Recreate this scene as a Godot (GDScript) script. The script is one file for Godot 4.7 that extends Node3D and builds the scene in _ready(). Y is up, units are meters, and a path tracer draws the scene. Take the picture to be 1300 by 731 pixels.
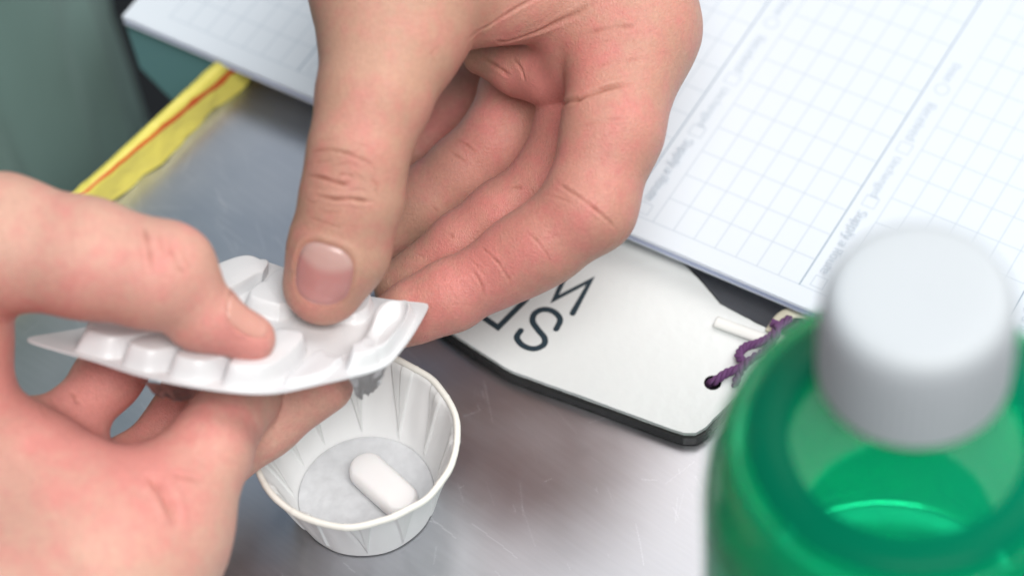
extends Node3D
# Close-up of two hands pushing a tablet out of a blister pack over a paper cup. Units are metres; the hands are laid out in millimetres.

const CELL_NEAR := 0.7
const CELL_FAR := 0.95
var used := {}
var rng := RandomNumberGenerator.new()

# ------------------------------------------------------------------ naming
func numbered(called: String) -> String:
	var n: int = used.get(called, 0)
	used[called] = n + 1
	return called if n == 0 else "%s_%03d" % [called, n]

func tag(o: Node3D, label: String, category: String, group := "") -> Node3D:
	o.set_meta("label", label)
	o.set_meta("category", category)
	if group:
		o.set_meta("group", group)
	return o

func thing(called: String, label: String, category: String, at := Vector3.ZERO, turn := 0.0) -> Node3D:
	var o := Node3D.new()
	o.name = numbered(called)
	add_child(o, true)
	o.position = at
	o.rotation.y = turn
	return tag(o, label, category)

func part(called: String, m: Mesh, mat: Material, parent: Node3D, at := Vector3.ZERO) -> MeshInstance3D:
	var o := MeshInstance3D.new()
	o.mesh = m
	o.material_override = mat
	o.name = called if parent != self else numbered(called)
	parent.add_child(o, true)
	o.position = at
	return o

# ------------------------------------------------------------------ materials
func mat(c: Color, rough := 0.5, metal := 0.0) -> StandardMaterial3D:
	var m := StandardMaterial3D.new()
	m.albedo_color = c.linear_to_srgb()
	m.roughness = rough
	m.metallic = metal
	return m

func noise_tex(freq: float, size := 512, kind := FastNoiseLite.TYPE_SIMPLEX_SMOOTH, octaves := 3, sd := 1, lo := 0.0, hi := 1.0) -> NoiseTexture2D:
	var n := FastNoiseLite.new()
	n.noise_type = kind
	n.frequency = freq
	n.fractal_octaves = octaves
	n.seed = sd
	var t := NoiseTexture2D.new()
	t.width = size
	t.height = size
	t.seamless = true
	t.noise = n
	if lo != 0.0 or hi != 1.0:
		var g := Gradient.new()
		g.set_color(0, Color(lo, lo, lo))
		g.set_color(1, Color(hi, hi, hi))
		t.color_ramp = g
	return t

func relief(m: StandardMaterial3D, t: Texture2D, centimetres: float, per_metre: float) -> void:
	m.heightmap_enabled = true
	m.heightmap_texture = t
	m.heightmap_scale = centimetres
	m.uv1_triplanar = true
	m.uv1_scale = Vector3.ONE * per_metre

# ------------------------------------------------------------------ mesh helpers
# rows x columns of points become a smooth sheet
func grid_mesh(pts: PackedVector3Array, rows: int, cols: int, wrap := false, colors := PackedColorArray(), uvs := PackedVector2Array(), flip := false) -> ArrayMesh:
	var idx := PackedInt32Array()
	var last := cols if wrap else cols - 1
	for r in rows - 1:
		for c in last:
			var a := r * cols + c
			var b := r * cols + (c + 1) % cols
			var d := a + cols
			var e := b + cols
			if flip:
				idx.append_array([a, d, b, b, d, e])
			else:
				idx.append_array([a, b, d, b, e, d])
	return indexed(pts, idx, colors, uvs)

func indexed(pts: PackedVector3Array, idx: PackedInt32Array, colors := PackedColorArray(), uvs := PackedVector2Array()) -> ArrayMesh:
	var nor := PackedVector3Array()
	nor.resize(pts.size())
	for i in range(0, idx.size(), 3):
		var a := idx[i]
		var b := idx[i + 1]
		var c := idx[i + 2]
		var n := (pts[c] - pts[a]).cross(pts[b] - pts[a])
		nor[a] += n
		nor[b] += n
		nor[c] += n
	for i in nor.size():
		nor[i] = nor[i].normalized() if nor[i].length_squared() > 0.0 else Vector3.UP
	var arr := []
	arr.resize(Mesh.ARRAY_MAX)
	arr[Mesh.ARRAY_VERTEX] = pts
	arr[Mesh.ARRAY_NORMAL] = nor
	if colors.size():
		arr[Mesh.ARRAY_COLOR] = colors
	if uvs.size():
		arr[Mesh.ARRAY_TEX_UV] = uvs
	arr[Mesh.ARRAY_INDEX] = idx
	var m := ArrayMesh.new()
	m.add_surface_from_arrays(Mesh.PRIMITIVE_TRIANGLES, arr)
	return m

# profile of (radius, height) turned about the y axis
func lathe(profile: PackedVector2Array, seg := 96, flip := false) -> ArrayMesh:
	var pts := PackedVector3Array()
	for p in profile:
		for k in seg:
			var a := TAU * k / seg
			pts.append(Vector3(p.x * cos(a), p.y, p.x * sin(a)))
	return grid_mesh(pts, profile.size(), seg, true, PackedColorArray(), PackedVector2Array(), flip)

func rounded(profile: Array, steps := 6) -> PackedVector2Array:
	# Catmull-Rom through the points, for lathe profiles
	var out := PackedVector2Array()
	for i in profile.size() - 1:
		var p0: Vector2 = profile[maxi(i - 1, 0)]
		var p1: Vector2 = profile[i]
		var p2: Vector2 = profile[i + 1]
		var p3: Vector2 = profile[mini(i + 2, profile.size() - 1)]
		for s in steps:
			out.append(p1.cubic_interpolate(p2, p0, p3, float(s) / steps))
	out.append(profile[-1])
	return out

func along(points: Array, t: float) -> Vector3:
	var f := clampf(t, 0.0, 1.0) * (points.size() - 1)
	var i := mini(int(f), points.size() - 2)
	var p0: Vector3 = points[maxi(i - 1, 0)]
	var p1: Vector3 = points[i]
	var p2: Vector3 = points[i + 1]
	var p3: Vector3 = points[mini(i + 2, points.size() - 1)]
	return p1.cubic_interpolate(p2, p0, p3, f - i)

func tube(points: Array, r: float, steps := 60, seg := 12, squash := 1.0) -> ArrayMesh:
	var pts := PackedVector3Array()
	var side := Vector3.ZERO
	for i in steps + 1:
		var t := float(i) / steps
		var p := along(points, t)
		var d := (along(points, t + 0.004) - along(points, t - 0.004)).normalized()
		if side == Vector3.ZERO:
			side = d.cross(Vector3.UP if absf(d.y) < 0.9 else Vector3.RIGHT).normalized()
		side = (side - d * side.dot(d)).normalized()
		var up := side.cross(d)
		var rr := r * (0.02 if i == 0 or i == steps else 1.0)
		for k in seg:
			var a := TAU * k / seg
			pts.append(p + side * cos(a) * rr + up * sin(a) * rr * squash)
	return grid_mesh(pts, steps + 1, seg, true)

# an outline in the x/z plane from y0 up to y1 with a small chamfer on its top edge
func slab(outline: PackedVector2Array, y0: float, y1: float, chamfer := 0.0003) -> ArrayMesh:
	var st := SurfaceTool.new()
	st.begin(Mesh.PRIMITIVE_TRIANGLES)
	st.set_smooth_group(-1)
	var poly := outline
	if not Geometry2D.is_polygon_clockwise(poly):
		poly = poly.duplicate()
		poly.reverse()
	var inner := PackedVector2Array()
	var n := poly.size()
	if chamfer <= 0.0:
		inner = poly.duplicate()
	for i in (n if chamfer > 0.0 else 0):
		var d0 := (poly[i] - poly[(i + n - 1) % n]).normalized()
		var d1 := (poly[(i + 1) % n] - poly[i]).normalized()
		var m := (d0.orthogonal() + d1.orthogonal()).normalized()
		inner.append(poly[i] + m * chamfer)
	if chamfer > 0.0 and absf(area_of(inner)) > absf(area_of(poly)):
		for i in n:
			inner[i] = poly[i] * 2.0 - inner[i]
	var tri := Geometry2D.triangulate_polygon(inner)
	for i in range(0, tri.size(), 3):
		var q := [inner[tri[i]], inner[tri[i + 1]], inner[tri[i + 2]]]
		face(st, [Vector3(q[0].x, y1, q[0].y), Vector3(q[1].x, y1, q[1].y), Vector3(q[2].x, y1, q[2].y)], Vector3.UP)
		face(st, [Vector3(q[0].x, y0, q[0].y), Vector3(q[1].x, y0, q[1].y), Vector3(q[2].x, y0, q[2].y)], Vector3.DOWN)
	var mid := Vector2.ZERO
	for p in poly:
		mid += p / n
	for i in n:
		var a := poly[i]
		var b := poly[(i + 1) % n]
		var e := b - a
		var o2 := Vector2(e.y, -e.x).normalized()
		if Geometry2D.is_point_in_polygon((a + b) * 0.5 + o2 * 0.00002, poly):
			o2 = -o2
		var out3 := Vector3(o2.x, 0, o2.y)
		quad(st, Vector3(a.x, y0, a.y), Vector3(b.x, y0, b.y), Vector3(b.x, y1 - chamfer, b.y), Vector3(a.x, y1 - chamfer, a.y), out3)
		var ia := inner[i]
		var ib := inner[(i + 1) % n]
		if chamfer > 0.0:
			quad(st, Vector3(a.x, y1 - chamfer, a.y), Vector3(b.x, y1 - chamfer, b.y), Vector3(ib.x, y1, ib.y), Vector3(ia.x, y1, ia.y), out3 + Vector3.UP)
	st.generate_normals()
	return st.commit()

func area_of(p: PackedVector2Array) -> float:
	var s := 0.0
	for i in p.size():
		s += p[i].cross(p[(i + 1) % p.size()])
	return s * 0.5

func face(st: SurfaceTool, q: Array, towards: Vector3) -> void:
	var nrm: Vector3 = (q[2] - q[0]).cross(q[1] - q[0])
	if nrm.dot(towards) < 0.0:
		q = [q[0], q[2], q[1]]
	for p in q:
		st.add_vertex(p)

func quad(st: SurfaceTool, a: Vector3, b: Vector3, c: Vector3, d: Vector3, towards: Vector3) -> void:
	face(st, [a, b, c], towards)
	face(st, [a, c, d], towards)

# a stroke of lettering: a flat ribbon with round ends, following points in the x/z plane
func stroke(points: Array, width: float, y0: float, y1: float) -> ArrayMesh:
	var st := SurfaceTool.new()
	st.begin(Mesh.PRIMITIVE_TRIANGLES)
	st.set_smooth_group(-1)
	var n := points.size()
	var left := []
	var right := []
	for i in n:
		var d0: Vector2 = (points[i] - points[maxi(i - 1, 0)]).normalized()
		var d1: Vector2 = (points[mini(i + 1, n - 1)] - points[i]).normalized()
		var a := d0 if i == n - 1 else d1
		var b := d1 if i == 0 else d0
		var m := (a.orthogonal() + b.orthogonal()).normalized()
		var k := minf(1.0 / maxf(m.dot(a.orthogonal()), 0.3), 2.2) * width * 0.5
		left.append(points[i] + m * k)
		right.append(points[i] - m * k)
	for i in n - 1:
		quad(st, Vector3(left[i].x, y1, left[i].y), Vector3(right[i].x, y1, right[i].y), Vector3(right[i + 1].x, y1, right[i + 1].y), Vector3(left[i + 1].x, y1, left[i + 1].y), Vector3.UP)
	for e in [[points[0], points[0] - points[1]], [points[n - 1], points[n - 1] - points[n - 2]]]:
		var d: Vector2 = e[1].normalized()
		for k in 8:
			var p: Vector2 = e[0] + d.rotated(-PI / 2 + PI * k / 8.0) * width * 0.5
			var q: Vector2 = e[0] + d.rotated(-PI / 2 + PI * (k + 1) / 8.0) * width * 0.5
			face(st, [Vector3(e[0].x, y1, e[0].y), Vector3(p.x, y1, p.y), Vector3(q.x, y1, q.y)], Vector3.UP)
	st.generate_normals()
	return st.commit()

# ------------------------------------------------------------------ hands
# One continuous skin: tapered bones joined by a smooth minimum, meshed as surface nets and then smoothed once (Catmull-Clark).
class HandSkin:
	extends RefCounted
	const K_PALM := 8.0
	const K_CHAIN := 4.0
	const K_WEB := 7.0
	const K_SIDE := 1.2
	var ox := PackedFloat32Array()
	var oy := PackedFloat32Array()
	var oz := PackedFloat32Array()
	var dx := PackedFloat32Array()
	var dy := PackedFloat32Array()
	var dz := PackedFloat32Array()
	var il := PackedFloat32Array()
	var r0 := PackedFloat32Array()
	var dr := PackedFloat32Array()
	var chain := PackedInt32Array()
	var palms := 0
	var h := 1.0
	var creases := []
	var spots := []
	var nails := []
	var base := Color(0.55, 0.312, 0.225)
	var flush := Color(0.60, 0.225, 0.195)
	var dark := Color(0.30, 0.12, 0.075)
	var anchor := Vector3.ZERO
	var arrays := []
	var nail_meshes := []

	func add(palm_chains: Array, finger_chains: Array) -> void:
		palms = palm_chains.size()
		var n := 0
		for ch in palm_chains + finger_chains:
			for i in range(0, ch.size() - 4, 4):
				ox.append(ch[i]); oy.append(ch[i + 1]); oz.append(ch[i + 2]); r0.append(ch[i + 3])
				var ex: float = ch[i + 4] - ch[i]
				var ey: float = ch[i + 5] - ch[i + 1]
				var ez: float = ch[i + 6] - ch[i + 2]
				dx.append(ex); dy.append(ey); dz.append(ez)
				il.append(1.0 / (ex * ex + ey * ey + ez * ez))
				dr.append(ch[i + 7] - ch[i + 3])
				chain.append(n)
			n += 1

	func bone(i: int, x: float, y: float, z: float) -> float:
		var px := x - ox[i]
		var py := y - oy[i]
		var pz := z - oz[i]
		var ex := dx[i]
		var ey := dy[i]
		var ez := dz[i]
		var t := clampf((px * ex + py * ey + pz * ez) * il[i], 0.0, 1.0)
		px -= ex * t
		py -= ey * t
		pz -= ez * t
		return sqrt(px * px + py * py + pz * pz) - r0[i] - dr[i] * t

	func field(x: float, y: float, z: float, sel: PackedInt32Array) -> float:
		var palm := 1000.0
		var fing := 1000.0
		var cur := -1
		var e := 1000.0
		var g := 0.0
		for i in sel:
			var px := x - ox[i]
			var py := y - oy[i]
			var pz := z - oz[i]
			var ex := dx[i]
			var ey := dy[i]
			var ez := dz[i]
			var t := clampf((px * ex + py * ey + pz * ez) * il[i], 0.0, 1.0)
			px -= ex * t
			py -= ey * t
			pz -= ez * t
			var d := sqrt(px * px + py * py + pz * pz) - r0[i] - dr[i] * t
			var c := chain[i]
			if c != cur:
				if cur >= 0:
					if cur < palms:
						g = maxf(K_PALM - absf(palm - e), 0.0)
						palm = minf(palm, e) - g * g * 0.25 / K_PALM
					else:
						g = maxf(K_SIDE - absf(fing - e), 0.0)
						fing = minf(fing, e) - g * g * 0.25 / K_SIDE
				cur = c
				e = d
			else:
				var k := K_PALM if c < palms else K_CHAIN
				g = maxf(k - absf(e - d), 0.0)
				e = minf(e, d) - g * g * 0.25 / k
		if cur >= 0:
			if cur < palms:
				g = maxf(K_PALM - absf(palm - e), 0.0)
				palm = minf(palm, e) - g * g * 0.25 / K_PALM
			else:
				g = maxf(K_SIDE - absf(fing - e), 0.0)
				fing = minf(fing, e) - g * g * 0.25 / K_SIDE
		g = maxf(K_WEB - absf(palm - fing), 0.0)
		return minf(palm, fing) - g * g * 0.25 / K_WEB

	func near(x: float, y: float, z: float, reach: float, from: PackedInt32Array) -> PackedInt32Array:
		var out := PackedInt32Array()
		for i in from:
			if bone(i, x, y, z) < reach:
				out.append(i)
		return out

	func build() -> void:
		var all := PackedInt32Array(range(ox.size()))
		var lo := Vector3.INF
		var hi := -Vector3.INF
		for i in ox.size():
			var a := Vector3(ox[i], oy[i], oz[i])
			var b := a + Vector3(dx[i], dy[i], dz[i])
			var r := maxf(r0[i], r0[i] + dr[i]) + 4.0
			lo = lo.min(a - Vector3.ONE * r).min(b - Vector3.ONE * r)
			hi = hi.max(a + Vector3.ONE * r).max(b + Vector3.ONE * r)
		var nx := int((hi.x - lo.x) / h / 4.0 + 1) * 4
		var ny := int((hi.y - lo.y) / h / 4.0 + 1) * 4
		var nz := int((hi.z - lo.z) / h / 4.0 + 1) * 4
		var sx := nx + 1
		var sxy := sx * (ny + 1)
		var val := PackedFloat32Array()
		val.resize(sxy * (nz + 1))
		val.fill(1e6)
		var cell := PackedInt32Array()
		cell.resize(val.size())
		cell.fill(-1)
		var pts := PackedVector3Array()
		var where := PackedInt32Array()
		var half := 2.0 * h * 1.733 + 2.6
		var big := 8.0 * h * 1.733 + 2.6
		for bz in range(0, nz, 16):
			for by in range(0, ny, 16):
				for bx in range(0, nx, 16):
					var bc := lo + Vector3(bx + 8, by + 8, bz + 8) * h
					var wide := near(bc.x, bc.y, bc.z, big + 9.0, all)
					if wide.is_empty() or absf(field(bc.x, bc.y, bc.z, wide)) > big:
						continue
					for cz in range(bz, mini(bz + 16, nz), 4):
						for cy in range(by, mini(by + 16, ny), 4):
							for cx in range(bx, mini(bx + 16, nx), 4):
								var cc := lo + Vector3(cx + 2, cy + 2, cz + 2) * h
								var sel := near(cc.x, cc.y, cc.z, half + 9.0, wide)
								if sel.is_empty() or absf(field(cc.x, cc.y, cc.z, sel)) > half:
									continue
								for z in range(cz, cz + 5):
									for y in range(cy, cy + 5):
										var at := z * sxy + y * sx + cx
										for x in 5:
											if val[at + x] > 1e5:
												val[at + x] = field(lo.x + (cx + x) * h, lo.y + y * h, lo.z + z * h, sel)
								for z in range(cz, cz + 4):
									for y in range(cy, cy + 4):
										for x in range(cx, cx + 4):
											var at := z * sxy + y * sx + x
											var v0 := val[at]
											var v1 := val[at + 1]
											var v2 := val[at + sx]
											var v3 := val[at + sx + 1]
											var v4 := val[at + sxy]
											var v5 := val[at + sxy + 1]
											var v6 := val[at + sxy + sx]
											var v7 := val[at + sxy + sx + 1]
											var mn := minf(minf(minf(v0, v1), minf(v2, v3)), minf(minf(v4, v5), minf(v6, v7)))
											var mx := maxf(maxf(maxf(v0, v1), maxf(v2, v3)), maxf(maxf(v4, v5), maxf(v6, v7)))
											if mn >= 0.0 or mx < 0.0:
												continue
											var s := Vector3.ZERO
											var n := 0
											if (v0 < 0.0) != (v1 < 0.0): s += Vector3(v0 / (v0 - v1), 0, 0); n += 1
											if (v2 < 0.0) != (v3 < 0.0): s += Vector3(v2 / (v2 - v3), 1, 0); n += 1
											if (v4 < 0.0) != (v5 < 0.0): s += Vector3(v4 / (v4 - v5), 0, 1); n += 1
											if (v6 < 0.0) != (v7 < 0.0): s += Vector3(v6 / (v6 - v7), 1, 1); n += 1
											if (v0 < 0.0) != (v2 < 0.0): s += Vector3(0, v0 / (v0 - v2), 0); n += 1
											if (v1 < 0.0) != (v3 < 0.0): s += Vector3(1, v1 / (v1 - v3), 0); n += 1
											if (v4 < 0.0) != (v6 < 0.0): s += Vector3(0, v4 / (v4 - v6), 1); n += 1
											if (v5 < 0.0) != (v7 < 0.0): s += Vector3(1, v5 / (v5 - v7), 1); n += 1
											if (v0 < 0.0) != (v4 < 0.0): s += Vector3(0, 0, v0 / (v0 - v4)); n += 1
											if (v1 < 0.0) != (v5 < 0.0): s += Vector3(1, 0, v1 / (v1 - v5)); n += 1
											if (v2 < 0.0) != (v6 < 0.0): s += Vector3(0, 1, v2 / (v2 - v6)); n += 1
											if (v3 < 0.0) != (v7 < 0.0): s += Vector3(1, 1, v3 / (v3 - v7)); n += 1
											cell[at] = pts.size()
											where.append(at)
											pts.append(lo + (Vector3(x, y, z) + s / n) * h)
		# one quad round each grid edge that the surface crosses
		var quads := PackedInt32Array()
		for at in where:
			var inside := val[at] < 0.0
			for axis in 3:
				var step := 1 if axis == 0 else sx if axis == 1 else sxy
				var u := sx if axis == 0 else sxy if axis == 1 else 1
				var v := sxy if axis == 0 else 1 if axis == 1 else sx
				if at + step >= val.size() or inside == (val[at + step] < 0.0) or val[at + step] > 1e5:
					continue
				var a := cell[at]
				var b := cell[at - u]
				var c := cell[at - u - v]
				var d := cell[at - v]
				if a < 0 or b < 0 or c < 0 or d < 0:
					continue
				if inside:
					quads.append_array([a, d, c, b])
				else:
					quads.append_array([a, b, c, d])
		refine(pts, quads)

	func refine(pts: PackedVector3Array, quads: PackedInt32Array) -> void:
		var n := pts.size()
		var nf := quads.size() / 4
		var fp := PackedVector3Array()
		fp.resize(nf)
		var esum := PackedVector3Array()
		var ecount := PackedInt32Array()
		var emid := PackedVector3Array()
		var edges := {}
		var equad := PackedInt32Array()
		equad.resize(nf * 4)
		var vf := PackedVector3Array()
		vf.resize(n)
		var ve := PackedVector3Array()
		ve.resize(n)
		var vn := PackedInt32Array()
		vn.resize(n)
		for f in nf:
			var p := (pts[quads[f * 4]] + pts[quads[f * 4 + 1]] + pts[quads[f * 4 + 2]] + pts[quads[f * 4 + 3]]) * 0.25
			fp[f] = p
			for k in 4:
				var a := quads[f * 4 + k]
				var b := quads[f * 4 + (k + 1) % 4]
				vf[a] += p
				vn[a] += 1
				ve[a] += (pts[a] + pts[b]) * 0.5
				var key := mini(a, b) * n + maxi(a, b)
				var e: int = edges.get(key, -1)
				if e < 0:
					e = ecount.size()
					edges[key] = e
					ecount.append(0)
					esum.append(Vector3.ZERO)
					emid.append((pts[a] + pts[b]) * 0.5)
				ecount[e] += 1
				esum[e] += p
				equad[f * 4 + k] = e
		var ne := ecount.size()
		var out := PackedVector3Array()
		out.resize(n + ne + nf)
		for i in n:
			var m := maxi(vn[i], 1)
			out[i] = pts[i] if m < 3 else (vf[i] / m + 2.0 * ve[i] / m + pts[i] * (m - 3.0)) / m
		for e in ne:
			out[n + e] = emid[e] if ecount[e] != 2 else (emid[e] * 2.0 + esum[e]) * 0.25
		for f in nf:
			out[n + ne + f] = fp[f]
		var idx := PackedInt32Array()
		idx.resize(nf * 24)
		var w := 0
		for f in nf:
			var c := n + ne + f
			for k in 4:
				var a := quads[f * 4 + k]
				var e1 := n + equad[f * 4 + k]
				var e0 := n + equad[f * 4 + (k + 3) % 4]
				idx[w] = a; idx[w + 1] = e1; idx[w + 2] = c
				idx[w + 3] = a; idx[w + 4] = c; idx[w + 5] = e0
				w += 6
		finish(out, idx)

	func normals(pts: PackedVector3Array, idx: PackedInt32Array) -> PackedVector3Array:
		var nor := PackedVector3Array()
		nor.resize(pts.size())
		for i in range(0, idx.size(), 3):
			var a := idx[i]
			var b := idx[i + 1]
			var c := idx[i + 2]
			var m := (pts[c] - pts[a]).cross(pts[b] - pts[a])
			nor[a] += m
			nor[b] += m
			nor[c] += m
		for i in nor.size():
			nor[i] = nor[i].normalized()
		return nor

	func finish(pts: PackedVector3Array, idx: PackedInt32Array) -> void:
		var nor := normals(pts, idx)
		var col := PackedColorArray()
		col.resize(pts.size())
		var wide := FastNoiseLite.new()
		wide.frequency = 0.06
		wide.seed = 5
		wide.fractal_octaves = 3
		var fine := FastNoiseLite.new()
		fine.frequency = 0.9
		fine.seed = 9
		fine.fractal_octaves = 2
		var blotch := FastNoiseLite.new()
		blotch.frequency = 0.22
		blotch.seed = 31
		blotch.fractal_octaves = 3
		var lines := []
		for c in creases:
			var mid := Vector3.ZERO
			for i in range(3, c.size()):
				mid += c[i]
			mid /= c.size() - 3
			var reach := 0.0
			for i in range(3, c.size()):
				reach = maxf(reach, mid.distance_to(c[i]))
			lines.append([mid, (reach + c[0] * 4.0) ** 2, c])
		for i in pts.size():
			var p := pts[i]
			var w := wide.get_noise_3dv(p)
			var f := fine.get_noise_3dv(p)
			var red := clampf(0.18 + w * 0.45 + blotch.get_noise_3dv(p) * 0.42, 0.0, 1.0)
			for s in spots:
				var q: float = p.distance_squared_to(s[0]) / (s[1] * s[1])
				if q < 4.0:
					red += s[2] * exp(-q * 1.3)
			var c := base.lerp(flush, clampf(red, 0.0, 1.0))
			var push := 0.0
			var line := 0.0
			for l in lines:
				if p.distance_squared_to(l[0]) < l[1]:
					var g: Array = l[2]
					var sig: float = g[0]
					var best := 1e9
					var run := 0.0
					for k in range(3, g.size() - 1):
						var a: Vector3 = g[k]
						var e: Vector3 = g[k + 1] - a
						var t := clampf((p - a).dot(e) / e.length_squared(), 0.0, 1.0)
						var dd := p.distance_squared_to(a + e * t)
						if dd < best:
							best = dd
							run = (k - 3 + t) / (g.size() - 4.0)
					var fade := smoothstep(0.0, 0.28, run) * smoothstep(0.0, 0.28, 1.0 - run) * (0.82 + 0.18 * sin(run * 17.0 + g[1] * 40.0))
					var dn := sqrt(best) / sig
					push += g[1] * fade * (-exp(-dn * dn) + 0.22 * exp(-(dn - 2.1) * (dn - 2.1)))
					line = maxf(line, g[2] * fade * exp(-dn * dn * 1.4))
			for m in nails:
				var rel: Vector3 = p - m.c
				var t: float = rel.dot(m.a) / m.l
				var s: float = rel.dot(m.b) / m.w
				var up: float = rel.dot(m.n)
				if absf(t) < 1.6 and absf(s) < 1.6 and absf(up) < 7.0 and nor[i].dot(m.n) > 0.1:
					var rho := pow(pow(absf(s), 2.6) + pow(absf(t), 2.6), 1.0 / 2.6)
					if rho < 1.0:
						push -= 0.55 * smoothstep(1.0, 0.9, rho)
					var ring := exp(-pow((rho - 1.12) / 0.09, 2.0)) * (1.0 if t < 0.3 else 0.35)
					push += 0.24 * ring
					line = maxf(line, 0.30 * exp(-pow((rho - 1.0) / 0.05, 2.0)))
			c = c.lerp(dark, clampf(line, 0.0, 0.85))
			c = c * (1.0 + f * 0.10 + w * 0.06)
			c.a = 1.0
			col[i] = c
			pts[i] = p + nor[i] * push
		nor = normals(pts, idx)
		var out := PackedVector3Array()
		out.resize(pts.size())
		for i in pts.size():
			out[i] = (pts[i] - anchor) * 0.001
		arrays.resize(Mesh.ARRAY_MAX)
		arrays[Mesh.ARRAY_VERTEX] = out
		arrays[Mesh.ARRAY_NORMAL] = nor
		arrays[Mesh.ARRAY_COLOR] = col
		arrays[Mesh.ARRAY_INDEX] = idx
		for m in nails:
			nail_meshes.append(nail(m))

	func nail(m: Dictionary) -> Array:
		var all := PackedInt32Array(range(ox.size()))
		var size := 41
		var pts := PackedVector3Array()
		var col := PackedColorArray()
		var idx := PackedInt32Array()
		var pink: Color = Color(0.50, 0.225, 0.21).lerp(base.lerp(flush, 0.5), m.skin)
		var pale: Color = Color(0.55, 0.335, 0.30).lerp(base.lerp(flush, 0.5), m.skin)
		var white: Color = Color(0.66, 0.50, 0.42).lerp(base.lerp(flush, 0.5), m.skin)
		for j in size:
			for i in size:
				var u := i / (size - 1.0) * 2.0 - 1.0
				var v := j / (size - 1.0) * 2.0 - 1.0
				var big := maxf(absf(u), absf(v))
				var k := 1.0 if big == 0.0 else big / pow(pow(absf(u), 2.6) + pow(absf(v), 2.6), 1.0 / 2.6)
				var s := u * k
				var t := v * k
				var q: Vector3 = m.c + m.b * (s * m.w) + m.a * (t * m.l)
				var a := 7.0
				var b := -9.0
				for it in 18:
					var mid := (a + b) * 0.5
					var x: Vector3 = q + m.n * mid
					if field(x.x, x.y, x.z, all) > 0.0:
						a = mid
					else:
						b = mid
				var edge := smoothstep(0.86, 1.0, big)
				var lift: float = 0.12 + 0.16 * (1.0 - big * big) - edge * (0.55 if t < 0.5 else 0.25) - 0.20 * m.skin
				pts.append((q + m.n * (b + lift) - anchor) * 0.001)
				var moon := smoothstep(0.22, -0.16, t + 0.30 * s * s + 0.22)
				var c := pink.lerp(pale, moon)
				c = c.lerp(white, smoothstep(0.80, 0.90, t + 0.14 * s * s - 0.12) * (0.75 - 0.7 * m.skin))
				c.a = 1.0
				col.append(c)
		for j in size - 1:
			for i in size - 1:
				var p := j * size + i
				idx.append_array([p, p + 1, p + size, p + 1, p + size + 1, p + size])
		var nor := normals(pts, idx)
		if nor[size * size / 2].dot(m.n) < 0.0:
			for i in range(0, idx.size(), 3):
				var tmp := idx[i + 1]
				idx[i + 1] = idx[i + 2]
				idx[i + 2] = tmp
			nor = normals(pts, idx)
		var arr := []
		arr.resize(Mesh.ARRAY_MAX)
		arr[Mesh.ARRAY_VERTEX] = pts
		arr[Mesh.ARRAY_NORMAL] = nor
		arr[Mesh.ARRAY_COLOR] = col
		arr[Mesh.ARRAY_INDEX] = idx
		return arr

func triples(a: Array) -> Array:
	var out := []
	for i in range(0, a.size(), 3):
		out.append(Vector3(a[i], a[i + 1], a[i + 2]))
	return out

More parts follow.
